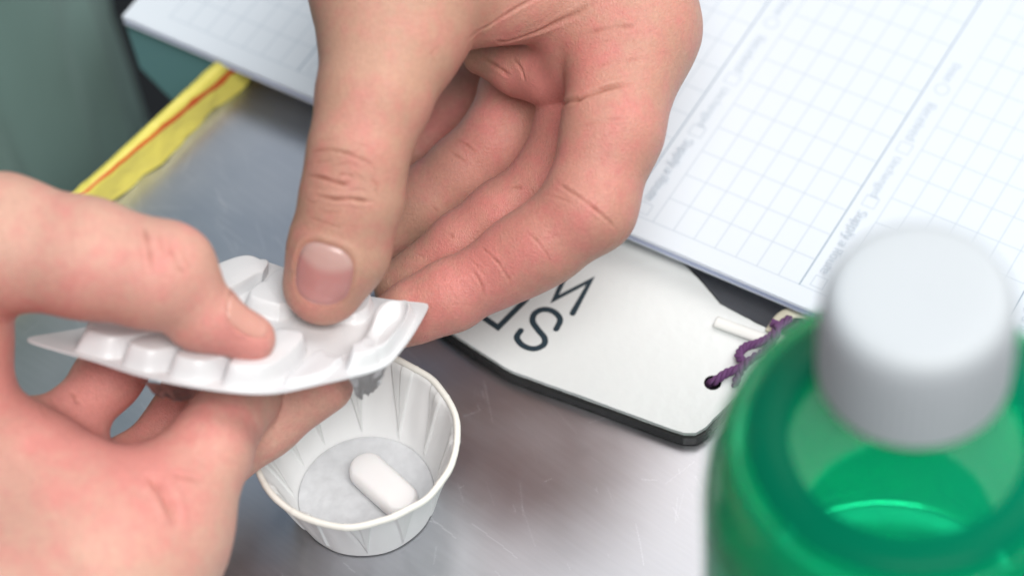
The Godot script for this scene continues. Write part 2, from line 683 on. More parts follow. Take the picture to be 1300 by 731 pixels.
func pinching_hand() -> HandSkin:
	var s := HandSkin.new()
	s.h = CELL_NEAR
	s.add([
		[-18.33, 102.52, -18.61, 20.16, 8.45, 93.4, -53.69, 24.41],
		[-9.2, 92.57, -18.53, 13.12, 24.12, 83.07, -25.87, 13.36],
		[34.19, 76.75, -17.17, 15.59, 32.17, 79.76, -68.95, 21.27],
		[28.48, 58.63, -31.36, 13.82, 24.83, 73.02, -76.68, 19.61],
		[17.7, 42.5, -48.29, 12.69, 19.52, 58.96, -91.36, 19.16],
		[8.67, 25.72, -71.13, 11.94, 13.78, 48.52, -102.51, 18.52],
		[19.16, 75.25, -78.05, 26.44, 28.69, 100.08, -103.72, 25.28, 41.11, 135.63, -135.64, 28.75],
	], [
		[-1.32, 57.83, -28.55, 4.98, 7.9, 60.47, -21.99, 7.22, 15.79, 63.13, -17.14, 8.68, 24.63, 70.45, -13.61, 10.44, 33.99, 75.67, -15.68, 12.99],
		[-42.29, 66.3, 41.45, 9.45, -37.98, 72.27, 36.64, 11.02, -33.5, 82.3, 29.64, 11.04, -30.92, 89.75, 22.78, 10.74, -26.21, 95.21, 11.86, 12.54, -20.92, 97.95, -3.81, 16.43, -18.33, 102.52, -18.61, 20.16],
		[-31.46, 37.77, 34.79, 6.5, -22.61, 42.08, 33.96, 7.03, -14.49, 45.16, 33.11, 7.93, -3.65, 49.27, 30.86, 7.72, 2.96, 52.75, 29.48, 8.98, 9.3, 56.81, 28.99, 9.13, 19.67, 63.29, 25.17, 10.54, 27.02, 71.7, 10.19, 11.3, 33.99, 75.67, -15.68, 15.4],
		[-26.58, 27.7, 16.32, 6.88, -10.28, 35.77, 12.02, 8.17, -0.11, 40.77, 8.53, 8.71, 11.55, 45.09, 4.29, 9.46, 20.88, 52.81, -9.74, 10.06, 28.48, 58.63, -31.36, 13.82],
		[-34.01, 18.04, -6.12, 7.48, -19.24, 23.74, -12.26, 8.46, -8.68, 28.96, -16.04, 9.02, 0.87, 34.33, -20.03, 9.78, 8.75, 40.4, -31.79, 10.59, 17.7, 42.5, -48.29, 12.69],
		[-35.81, 7.77, -29.41, 6.9, -22.68, 13.93, -34.48, 7.69, -7.71, 20.18, -43.09, 9.11, 8.67, 25.72, -71.13, 11.94],
	])
	s.creases = [
		[0.4, 0.28, 0.65, Vector3(-42.59, 92, 24.59), Vector3(-39.54, 96.41, 27.2), Vector3(-36.45, 98.18, 28.81), Vector3(-32.69, 98.36, 30.57), Vector3(-29.1, 96.8, 32.03), Vector3(-26.63, 94.29, 33.04)],
		[0.4, 0.5, 0.95, Vector3(-43.38, 89.62, 28.22), Vector3(-41.09, 92.19, 31), Vector3(-38.93, 93.3, 32.61), Vector3(-36.53, 93.55, 34.24), Vector3(-34.49, 93.48, 35.12), Vector3(-32.07, 93.43, 35.4)],
		[0.4, 0.5, 0.95, Vector3(-41.86, 89.72, 34.08), Vector3(-39.37, 90.75, 35.88), Vector3(-36.77, 91.11, 37.16), Vector3(-33.28, 91.35, 37.6), Vector3(-30.43, 90.47, 37.95), Vector3(-27.42, 88.96, 37.63)],
		[0.28, 0.2, 0.5, Vector3(-36.55, 93.44, 34.37), Vector3(-34.94, 95, 33.37), Vector3(-32.87, 95, 33.87), Vector3(-31.31, 93.85, 34.95)],
		[0.26, 0.15, 0.4, Vector3(-37.58, 95.37, 31.31), Vector3(-35.05, 96.42, 31.82), Vector3(-32.23, 96.9, 32.14), Vector3(-30.29, 95.95, 32.98)],
		[0.28, 0.2, 0.45, Vector3(-28.42, 94.27, 33.89), Vector3(-27.35, 91.84, 35.23), Vector3(-27.62, 90.03, 36.88)],
		[0.26, 0.18, 0.45, Vector3(-44.14, 87.51, 31.83), Vector3(-42.78, 88.13, 34.72), Vector3(-41.02, 88.87, 36.41)],
		[0.28, 0.2, 0.5, Vector3(-43.18, 85.67, 36.98), Vector3(-41.08, 86.26, 38.82), Vector3(-38.36, 86.26, 40.5), Vector3(-34.95, 85.83, 41.5)],
		[0.26, 0.15, 0.4, Vector3(-41.1, 88.34, 36.88), Vector3(-38.71, 88.5, 38.64), Vector3(-35.53, 89.15, 39.34)],
		[0.26, 0.15, 0.4, Vector3(-33.97, 92.44, 36.36), Vector3(-31.51, 92.59, 36.15), Vector3(-28.86, 91.38, 36.44)],
		[0.26, 0.15, 0.4, Vector3(-42.36, 91.94, 27.28), Vector3(-39.46, 95.05, 29.47), Vector3(-35.99, 96.91, 30.75)],
		[0.24, 0.12, 0.35, Vector3(-43.19, 89.33, 31.15), Vector3(-40.6, 91.32, 33.5), Vector3(-37.8, 92.07, 35.35)],
		[0.24, 0.12, 0.35, Vector3(-32.47, 95.37, 33.56), Vector3(-30.5, 94.51, 34.25), Vector3(-29.34, 92.89, 35.34)],
		[0.24, 0.12, 0.3, Vector3(-36.08, 90.09, 38.45), Vector3(-33, 89.78, 39.06), Vector3(-29.67, 88.38, 39.3)],
		[0.24, 0.12, 0.3, Vector3(-32.74, 99.96, 28.29), Vector3(-29.39, 99.35, 29.37), Vector3(-26.14, 97.55, 30.14)],
		[0.24, 0.1, 0.3, Vector3(-39.91, 96.94, 25.1), Vector3(-36.93, 99.1, 26.58), Vector3(-34.09, 100.03, 27.49)],
		[0.6, 1, 0.8, Vector3(14.22, 61.65, -7.26), Vector3(16.4, 76.21, 4.65), Vector3(19.76, 81.63, 8.2), Vector3(24.37, 84.01, 8.23), Vector3(28.97, 84.58, 7.69), Vector3(33.97, 83.67, 6.43)],
		[0.38, 0.4, 0.5, Vector3(11.9, 71.76, 22.9), Vector3(14.15, 73.35, 26.74), Vector3(17.25, 73.49, 30), Vector3(20.67, 71.87, 32.83), Vector3(23.95, 68.33, 34.63), Vector3(26.68, 61.57, 34.17)],
		[0.3, 0.22, 0.3, Vector3(9.39, 69.31, 25.25), Vector3(13.17, 72.07, 28.81), Vector3(17.03, 72.35, 31.81)],
		[0.32, 0.32, 0.5, Vector3(-8.01, 55.27, 26.01), Vector3(-5.24, 58.97, 31.44), Vector3(-2.63, 58.97, 35.19), Vector3(-0.64, 56.68, 38.06), Vector3(0.6, 52.28, 39.53)],
		[0.28, 0.18, 0.3, Vector3(-10.12, 55.7, 29.96), Vector3(-7.76, 56.68, 33.51), Vector3(-5.52, 55.73, 36.73)],
		[0.25, 0.12, 0.25, Vector3(-15.95, 54.04, 32.54), Vector3(-14.11, 53.43, 36.87), Vector3(-12.38, 50.48, 40.16)],
		[0.25, 0.12, 0.25, Vector3(-21.56, 51.11, 35.81), Vector3(-19.33, 49.95, 39.33), Vector3(-17.98, 46.06, 41.69)],
		[0.35, 0.35, 0.45, Vector3(0.67, 51.15, 7.1), Vector3(4.35, 52.24, 8.92), Vector3(8.03, 66.92, 22.74)],
		[0.3, 0.2, 0.3, Vector3(-4.97, 49.06, 9.97), Vector3(-1.36, 49.65, 12.33), Vector3(1.7, 63.55, 26.21)],
		[0.35, 0.3, 0.4, Vector3(-16.14, 42.83, 11.33), Vector3(-12.9, 44.03, 15.04), Vector3(-9.99, 54.57, 27.07)],
		[0.3, 0.25, 0.35, Vector3(-23.17, 37.51, 13.06), Vector3(-20.61, 38.75, 16.21), Vector3(-17.72, 53.05, 30.44)],
		[0.6, 0.6, 0.5, Vector3(-5.39, 97.16, 3.8), Vector3(4.13, 84.11, -9.04), Vector3(13.49, 85.99, -9.98), Vector3(21.05, 89.37, -10.8), Vector3(26.75, 92.13, -11.92)],
		[0.45, 0.4, 0.4, Vector3(-5.71, 100.3, 4.13), Vector3(0.87, 93.45, -6.16), Vector3(8.54, 94.66, -10.27), Vector3(14.25, 95.03, -13.02)],
		[0.45, 0.35, 0.35, Vector3(19.57, 84.23, -7.27), Vector3(25.08, 88.1, -6.03), Vector3(31.42, 89.67, -5.22), Vector3(35.92, 89.33, -4.9)],
		[0.35, 0.2, 0.3, Vector3(20.53, 82.06, 0.6), Vector3(26, 85.37, 1.8), Vector3(32.37, 86.02, 1.8), Vector3(36.96, 84.98, 1.06)],
		[0.3, 0.15, 0.25, Vector3(22.05, 85.03, -4.31), Vector3(27.5, 87.72, -3.14), Vector3(32.85, 88.02, -2.14)],
		[0.3, 0.15, 0.3, Vector3(-9.99, 105.12, 7.48), Vector3(-12.3, 104.85, 9.94), Vector3(-11.84, 102.64, 10.88)],
		[0.3, 0.15, 0.25, Vector3(25.51, 62.02, 35.04), Vector3(26.72, 63.25, 34.31), Vector3(27.99, 64.9, 33)],
		[0.25, 0.15, 0.25, Vector3(20.98, 61.14, 36.5), Vector3(22.86, 62.17, 36.17), Vector3(24.43, 64.21, 35.64)],
		[0.35, 0.3, 0.4, Vector3(-9.29, 55.89, 33.64), Vector3(-7.69, 55.29, 36.12), Vector3(-6.84, 53.84, 37.89), Vector3(-6.61, 50.96, 39.45)],
		[0.3, 0.2, 0.35, Vector3(3.89, 65.12, 31.36), Vector3(6.52, 64.99, 34.32), Vector3(8.69, 62.87, 37.09), Vector3(9.81, 59.46, 38.76)],
		[0.35, 0.18, 0.25, Vector3(16.66, 77.83, 14.02), Vector3(21, 81.14, 15.45), Vector3(26.22, 82.55, 15.93), Vector3(30.69, 81.9, 16)],
		[0.3, 0.2, 0.35, Vector3(-18.08, 30.83, -5.87), Vector3(-16.23, 28.52, -4.45), Vector3(-14.13, 44.06, 11.1)],
		[0.35, 0.3, 0.45, Vector3(-10.45, 39.3, -18.54), Vector3(-7.48, 40.61, -15.08), Vector3(-5.03, 40.01, -12.25)],
		[0.35, 0.3, 0.45, Vector3(-12.62, 38.24, -16.68), Vector3(-10.08, 38.79, -13.41), Vector3(-7.58, 38.17, -11.08)],
		[0.5, 0.5, 0.5, Vector3(-2.11, 62.31, -24.3), Vector3(1.8, 64.75, -18.67), Vector3(5.25, 64.83, -14.66)],
		[0.4, 0.35, 0.4, Vector3(5.76, 68.06, -18.27), Vector3(7.66, 67.87, -14.21), Vector3(8.42, 65.76, -11.47)],
	]
	s.nails = [
		{c = Vector3(-41.84, 76.9, 47.07), a = Vector3(-0.276, -0.8716, 0.4051), b = Vector3(0.9208, -0.1189, 0.3715), n = Vector3(-0.2756, 0.4755, 0.8354), l = 7.6, w = 6.9, skin = 0},
	]
	s.spots = [
		[Vector3(-42.19, 70.48, 49.99), 9, 0.35],
		[Vector3(-35.65, 92.69, 35.68), 11, 0.3],
		[Vector3(-16.87, 49.56, 40.5), 16, 0.55],
		[Vector3(-5.12, 56.1, 36.6), 16, 0.45],
		[Vector3(10.16, 65.94, 34.62), 16, 0.4],
		[Vector3(24.45, 77.42, 22.62), 22, 0.45],
		[Vector3(-9.71, 45.3, 14.06), 20, 0.6],
		[Vector3(-3.93, 42.18, -14.33), 20, 0.55],
		[Vector3(11.49, 58.17, -4.16), 18, 0.5],
		[Vector3(-13.61, 25, -34.7), 18, 0.6],
		[Vector3(12.55, 69.45, -9.26), 14, 0.45],
		[Vector3(15.59, 89.67, -10.82), 22, 0.35],
		[Vector3(40.01, 85.21, -1.67), 16, 0.15],
	]
	s.anchor = Vector3(-42.32, 66.09, 41.74)
	return s

func holding_hand() -> HandSkin:
	var s := HandSkin.new()
	s.h = CELL_FAR
	s.base = Color(0.64, 0.385, 0.295)
	s.flush = Color(0.66, 0.265, 0.23)
	s.add([
		[-123.38, 93.37, 39.91, 14.66, -124.7, 75.48, 52.63, 11.86, -126.34, 66.31, 65.26, 11.86, -112.21, 58.84, 87.45, 20.01, -96.91, 54.07, 102.51, 24.3, -126.62, 39.93, 121.98, 35.08, -153.47, 32.1, 139.56, 25.5, -204.05, 19.78, 168.43, 30.25],
		[-96.91, 54.07, 102.51, 24.3, -81.43, 56.61, 93.91, 14.44],
		[-114.01, 50.4, 82.04, 19.28, -84.75, 34.93, 77.82, 10.77],
	], [
		[-58.21, 76.29, 61.72, 5.53, -68.53, 83.46, 58.67, 7.38, -73.59, 92.37, 53.2, 9.89, -78.42, 93.27, 53.66, 11.24, -90.93, 95.15, 49.37, 12.62, -109.94, 95.15, 42.58, 14.59, -123.38, 93.37, 39.91, 15.53],
		[-59.6, 38.69, 42.03, 6.27, -64.66, 49.39, 57.92, 8.97, -70.91, 58.9, 78.86, 9.39, -81.69, 54.91, 92.85, 14.14],
		[-45.33, 43.04, 53.04, 6.72, -60.33, 37.14, 57.76, 7.65, -78.92, 30.54, 66.85, 8.75, -95.13, 32.39, 81.32, 10.77],
		[-77.46, 37.05, 40.88, 5.18, -83.11, 34.15, 53.38, 5.14, -92.76, 37.35, 65.99, 6.15, -109.1, 43.95, 82.42, 10.6],
		[-84.04, 47.55, 34.93, 6.98, -94.24, 50.45, 49.66, 7.22, -103.03, 50.56, 61.42, 7.32, -111.56, 50.76, 64.54, 7.83, -118.53, 50.8, 73, 10.6],
	])
	s.creases = [
		[0.5, 0.55, 0.5, Vector3(-77.47, 104.78, 48.79), Vector3(-76.55, 105.44, 53.01), Vector3(-75.89, 104.63, 57.75), Vector3(-75.77, 102.49, 61.4)],
		[0.45, 0.35, 0.4, Vector3(-72.37, 104.12, 52.57), Vector3(-71.37, 103.34, 56.33), Vector3(-70.2, 101.43, 59.26), Vector3(-68.84, 99.44, 60.49)],
		[0.4, 0.3, 0.35, Vector3(-73.97, 104.63, 51.89), Vector3(-73.21, 104.37, 55.18), Vector3(-72.27, 103.11, 58.14)],
		[0.4, 0.3, 0.3, Vector3(-69.56, 102.85, 54.52), Vector3(-68.33, 101.32, 57.33), Vector3(-67.63, 99.51, 59.24)],
		[1.3, 1.5, 0.32, Vector3(-82.08, 74.33, 91.97), Vector3(-79.14, 73.97, 96.09), Vector3(-77.04, 72.7, 100.3), Vector3(-75.77, 70.53, 105.02)],
		[0.6, 0.4, 0.4, Vector3(-77.31, 72.42, 91.76), Vector3(-74.01, 70.78, 92.33), Vector3(-70.49, 68.19, 92.34)],
		[0.5, 0.5, 0.5, Vector3(-101.59, 58.34, 57.54), Vector3(-100.46, 58.58, 59.77), Vector3(-99.42, 58.34, 62.31)],
		[0.4, 0.25, 0.3, Vector3(-106.56, 58.43, 58.68), Vector3(-104.72, 60.35, 62.55), Vector3(-101.74, 69.87, 71.76)],
		[0.4, 0.25, 0.3, Vector3(-106.06, 71.02, 69.27), Vector3(-104.37, 74.01, 73.75), Vector3(-103.38, 75.37, 76.63)],
	]
	s.nails = [
		{c = Vector3(-58.04, 83.66, 60.8), a = Vector3(0.2727, -0.9616, -0.03054), b = Vector3(0.3502, 0.1288, -0.9278), n = Vector3(0.8961, 0.2423, 0.3719), l = 5.2, w = 4.2, skin = 0.9},
	]
	s.spots = [
		[Vector3(-56.73, 79.3, 66.11), 9, 0.6],
		[Vector3(-63.55, 85.59, 65.45), 12, 0.35],
		[Vector3(-70.63, 102.77, 57.06), 10, 0.35],
		[Vector3(-88.28, 100.15, 62.23), 22, 0.3],
		[Vector3(-94.36, 56.84, 56.58), 20, 0.7],
		[Vector3(-97.75, 67.02, 73.5), 16, 0.6],
		[Vector3(-102.15, 71.29, 72.65), 12, 0.3],
		[Vector3(-83.59, 40.48, 55.72), 14, 0.7],
		[Vector3(-66.5, 66.58, 72.98), 16, 0.35],
		[Vector3(-83.04, 72.4, 87.01), 16, 0.6],
		[Vector3(-61.8, 63.4, 75.64), 10, 0.2],
		[Vector3(-49.24, 46.15, 59.45), 16, 0.25],
		[Vector3(-105.38, 79.88, 89), 26, 0.3],
		[Vector3(-112.84, 77.76, 59.98), 20, 0.6],
		[Vector3(-79.47, 74.3, 100.59), 14, 0.3],
	]
	s.anchor = Vector3(-58.21, 76.29, 61.72)
	return s

func place_hand(s: HandSkin, label: String, skin: Material, nail_mat: Material) -> void:
	var m := ArrayMesh.new()
	m.add_surface_from_arrays(Mesh.PRIMITIVE_TRIANGLES, s.arrays)
	var o := part("hand", m, skin, self, s.anchor * 0.001)
	tag(o, label, "hand", "hands opening the blister pack")
	for a in s.nail_meshes:
		var nm := ArrayMesh.new()
		nm.add_surface_from_arrays(Mesh.PRIMITIVE_TRIANGLES, a)
		part("fingernail", nm, nail_mat, o)

func _ready() -> void:
	rng.seed = 11
	# camera: a long lens a little rolled, focused between the thumb and the tag
	var cam := Camera3D.new()
	cam.name = "camera"
	add_child(cam, true)
	var pitch := deg_to_rad(54.0)
	var fw := Vector3(0, -sin(pitch), -cos(pitch))
	var right := Vector3.RIGHT.rotated(fw, deg_to_rad(6.0))
	cam.transform = Transform3D(Basis(right, right.cross(fw), -fw), -fw * 0.72)
	cam.keep_aspect = Camera3D.KEEP_HEIGHT
	cam.fov = rad_to_deg(2.0 * atan(365.5 / 3600.0))
	cam.near = 0.05
	cam.far = 20.0
	var attr := CameraAttributesPhysical.new()
	attr.frustum_focal_length = 85.0
	attr.frustum_focus_distance = 0.674
	attr.frustum_near = 0.05
	attr.frustum_far = 20.0
	attr.exposure_aperture = 6.2
	cam.attributes = attr
	cam.fov = rad_to_deg(2.0 * atan(365.5 / 3600.0))
	cam.current = true
	# air and exposure
	var env := Environment.new()
	env.background_mode = Environment.BG_COLOR
	env.background_color = Color(0.10, 0.115, 0.135).linear_to_srgb()
	env.background_energy_multiplier = 1.0
	env.tonemap_mode = Environment.TONE_MAPPER_LINEAR
	env.tonemap_exposure = 1.05
	env.sdfgi_enabled = true
	env.ssao_enabled = true
	env.ssil_enabled = true
	var we := WorldEnvironment.new()
	we.name = "air"
	we.environment = env
	add_child(we, true)
	# unseen soft panels: large key behind right, added fill over the near side
	panel("unseen_panel", Vector3(0.80, 1.25, -0.62), Vector3(0.05, 0, 0), Vector2(1.5, 1.0), Color(1.0, 0.99, 0.98), 1.7)
	panel("unseen_panel", Vector3(0.20, 1.32, 0.70), Vector3(0, 0, 0), Vector2(0.8, 0.6), Color(1.0, 0.99, 0.98), 2.3)  # fill light added to brighten the hands and cup from the front
	panel("added_cool_panel", Vector3(-0.60, 1.10, -0.95), Vector3(-0.05, 0, 0), Vector2(0.9, 0.9), Color(0.72, 0.86, 1.0), 0.16)  # unseen cool light added for the bluish reflection on the left steel

	var threads := []
	var skins := [pinching_hand(), holding_hand()]
	for s in skins:
		var t := Thread.new()
		t.start(s.build)
		threads.append(t)
	build_surroundings()
	build_cart()
	build_pad()
	build_key_tag()
	build_cup()
	build_bottle()
	build_blister()
	for t in threads:
		t.wait_to_finish()
	var skin := mat(Color.WHITE, 0.43)
	skin.vertex_color_use_as_albedo = true
	skin.subsurf_scatter_enabled = true
	skin.subsurf_scatter_strength = 0.10
	skin.metallic_specular = 0.42
	relief(skin, noise_tex(0.07, 512, FastNoiseLite.TYPE_CELLULAR, 2, 4), 0.026, 70.0)
	skin.normal_enabled = true
	skin.normal_scale = 0.22
	var bumps := noise_tex(0.035, 512, FastNoiseLite.TYPE_SIMPLEX_SMOOTH, 4, 23)
	bumps.as_normal_map = true
	bumps.bump_strength = 6.0
	skin.normal_texture = bumps
	var nail := mat(Color.WHITE, 0.28)
	nail.vertex_color_use_as_albedo = true
	nail.metallic_specular = 0.5
	nail.subsurf_scatter_enabled = true
	nail.subsurf_scatter_strength = 0.15
	place_hand(skins[0], "hand reaching down from above, thumb nail showing, fingers curled palm side forward", skin, nail)
	place_hand(skins[1], "hand from the lower left holding the blister pack between thumb on top and fingers below", skin, nail)

func panel(called: String, at: Vector3, aim: Vector3, size: Vector2, c: Color, energy: float) -> void:
	var l := AreaLight3D.new()
	l.name = numbered(called)
	l.area_size = size
	l.light_color = c
	l.light_energy = energy
	l.area_range = 8.0
	l.area_attenuation = 2.0
	l.shadow_enabled = true
	add_child(l, true)
	l.look_at_from_position(at, aim, Vector3.FORWARD)

func structure(called: String, m: Mesh, ma: Material, at := Vector3.ZERO) -> void:
	var o := part(called, m, ma, self, at)
	o.set_meta("kind", "structure")

# ------------------------------------------------------------------ what stands behind the cart
func build_surroundings() -> void:
	var fl := PlaneMesh.new()
	fl.size = Vector2(6, 6)
	var fm := mat(Color(0.020, 0.022, 0.024), 0.6)
	structure("floor", fl, fm, Vector3(0, -0.88, 0))
	# the gown of a person standing past the cart's edge: an upright draped tube with soft folds
	var who := thing("person", "person in a teal green gown standing past the yellow edged side of the cart", "person", Vector3(-0.2772, 0.0, -0.1873))
	var n := FastNoiseLite.new()
	n.seed = 3
	n.frequency = 1.0
	var rows := 60
	var seg := 140
	var pts := PackedVector3Array()
	for j in rows + 1:
		var y := -0.80 + 1.05 * j / rows
		for k in seg:
			var a := TAU * k / seg
			var f := n.get_noise_3d(cos(a) * 2.6, y * 1.3, sin(a) * 2.6) * 0.030 + n.get_noise_3d(cos(a) * 6.0 + 4.0, y * 2.0, sin(a) * 6.0) * 0.007
			var r := 0.15 + f - 0.02 * y
			pts.append(Vector3(r * cos(a), y, r * 0.85 * sin(a)))
	var gm := mat(Color(0.20, 0.315, 0.30), 0.9)
	gm.rim_enabled = true
	gm.rim = 0.3
	relief(gm, noise_tex(0.2, 256, FastNoiseLite.TYPE_SIMPLEX, 2, 8), 0.02, 60.0)
	part("gown", grid_mesh(pts, rows + 1, seg, true, PackedColorArray(), PackedVector2Array(), true), gm, who)

# ------------------------------------------------------------------ the steel cart and the yellow bag folded over its edge
func build_cart() -> void:
	var cart := thing("steel_cart", "scratched brushed steel cart top with a low raised rim", "table", Vector3(-0.0887, 0, -0.0557), -0.7669)
	var steel := mat(Color(1, 1, 1), 1.0, 1.0)
	var im := Image.create(1024, 1024, false, Image.FORMAT_RGB8)
	var ro := Image.create(1024, 1024, false, Image.FORMAT_RGB8)
	var blot := FastNoiseLite.new()
	blot.frequency = 0.006
	blot.fractal_octaves = 4
	blot.seed = 2
	var grain := FastNoiseLite.new()
	grain.frequency = 0.12
	grain.fractal_octaves = 2
	grain.seed = 6
	for y in 1024:
		for x in 1024:
			var b := blot.get_noise_2d(x, y)
			var g := grain.get_noise_2d(x * 0.12, y * 1.6)
			var v := 0.755 + b * 0.035 + g * 0.012
			im.set_pixel(x, y, Color(v, v * 1.005, v * 1.03))
			var r := 0.35 + b * 0.06 + g * 0.015
			ro.set_pixel(x, y, Color(r, r, r))
	for i in 1100:
		var p := Vector2(rng.randf() * 1024.0, rng.randf() * 1024.0)
		var a := rng.randfn(0.35, 0.35) + (PI / 2 if rng.randf() < 0.2 else 0.0)
		var length := absf(rng.randfn(0.0, 20.0)) + 4.0
		var bend := rng.randfn(0.0, 0.0015)
		var lit := rng.randf_range(0.015, 0.07)
		for k in int(length):
			a += bend
			p += Vector2(cos(a), sin(a))
			if p.x < 1 or p.y < 1 or p.x > 1022 or p.y > 1022:
				break
			var c := im.get_pixel(int(p.x), int(p.y))
			im.set_pixel(int(p.x), int(p.y), Color(minf(c.r + lit, 0.9), minf(c.g + lit, 0.9), minf(c.b + lit, 0.9)))
			var q := minf(ro.get_pixel(int(p.x), int(p.y)).r + lit * 1.2, 0.85)
			ro.set_pixel(int(p.x), int(p.y), Color(q, q, q))
	steel.albedo_texture = ImageTexture.create_from_image(im)
	steel.roughness_texture = ImageTexture.create_from_image(ro)
	steel.roughness_texture_channel = BaseMaterial3D.TEXTURE_CHANNEL_RED
	steel.uv1_triplanar = true
	steel.uv1_scale = Vector3.ONE * 3.6
	steel.uv1_offset = Vector3(0.13, 0.0, 0.41)
	var outline := PackedVector2Array([Vector2(-0.0045, -0.42), Vector2(0.56, -0.42), Vector2(0.56, 0.50), Vector2(-0.0045, 0.50)])
	part("worktop", slab(outline, -0.03, 0.0, 0.0005), steel, cart)
	var rim := PackedVector2Array([Vector2(-0.0030, -0.42), Vector2(-0.0012, -0.42), Vector2(-0.0012, 0.50), Vector2(-0.0030, 0.50)])
	part("raised_rim", slab(rim, 0.0002, 0.0088, 0.0006), steel, cart)
	# the bag: a thin sheet bent over the rim, its inner hem uneven
	var bag := thing("plastic_bag", "yellow plastic bag edge with a red printed line folded over the cart rim", "bag", cart.position, cart.rotation.y)
	var n := FastNoiseLite.new()
	n.seed = 14
	n.frequency = 1.0
	var section := [Vector2(-0.0065, -0.09), Vector2(-0.0055, -0.03), Vector2(-0.0044, -0.004), Vector2(-0.0039, 0.0080), Vector2(-0.0030, 0.0098), Vector2(-0.0016, 0.0099), Vector2(-0.0003, 0.0086), Vector2(0.0002, 0.0050), Vector2(0.0012, 0.0009)]
	var prof := rounded(section, 5)
	var cols := prof.size()
	var rows := 260
	var pts := PackedVector3Array()
	for j in rows + 1:
		var z := -0.36 + 0.72 * j / rows
		for i in cols:
			var t := float(i) / (cols - 1)
			var wob := n.get_noise_2d(z * 60.0, t * 1.5) * 0.0013 + n.get_noise_2d(z * 190.0, t * 4.0) * 0.0003
			var hem := smoothstep(0.72, 1.0, t)
			var p := prof[i]
			pts.append(Vector3(p.x + wob * (0.4 + hem) + hem * (0.0002 + n.get_noise_2d(z * 35.0, 9.0) * 0.0010), p.y + absf(wob) * 0.5 * (1.0 - hem) + hem * (maxf(n.get_noise_2d(z * 45.0, 3.0), -0.2) * 0.0009 - 0.0006), z))
	var ym := mat(Color(0.78, 0.70, 0.14), 0.42)
	relief(ym, noise_tex(0.012, 256, FastNoiseLite.TYPE_SIMPLEX_SMOOTH, 3, 41), 0.09, 26.0)
	ym.cull_mode = BaseMaterial3D.CULL_DISABLED
	ym.backlight_enabled = true
	ym.backlight = Color(0.35, 0.30, 0.02)
	part("folded_film", grid_mesh(pts, rows + 1, cols), ym, bag)
	# printed line, wandering from the outer to the inner side of the fold
	var line := PackedVector3Array()
	var lc := 4
	for j in rows + 1:
		var z := -0.36 + 0.72 * j / rows
		var mid := 0.745 - clampf(z / 0.03, -1.2, 1.2) * 0.085 + n.get_noise_2d(z * 120.0, 30.0) * 0.02
		for i in lc:
			var t := (mid + (i / (lc - 1.0) - 0.5) * (0.055 + 0.03 * n.get_noise_2d(z * 400.0, 50.0))) * (cols - 1)
			var k := clampi(int(t), 0, cols - 2)
			var a := pts[j * cols + k].lerp(pts[j * cols + k + 1], t - k)
			var d := (pts[j * cols + k + 1] - pts[j * cols + k]).normalized()
			line.append(a + Vector3(-d.y, d.x, 0) * 0.00012)
	var rm := mat(Color(0.62, 0.10, 0.02), 0.5)
	part("printed_line", grid_mesh(line, rows + 1, lc), rm, bag)

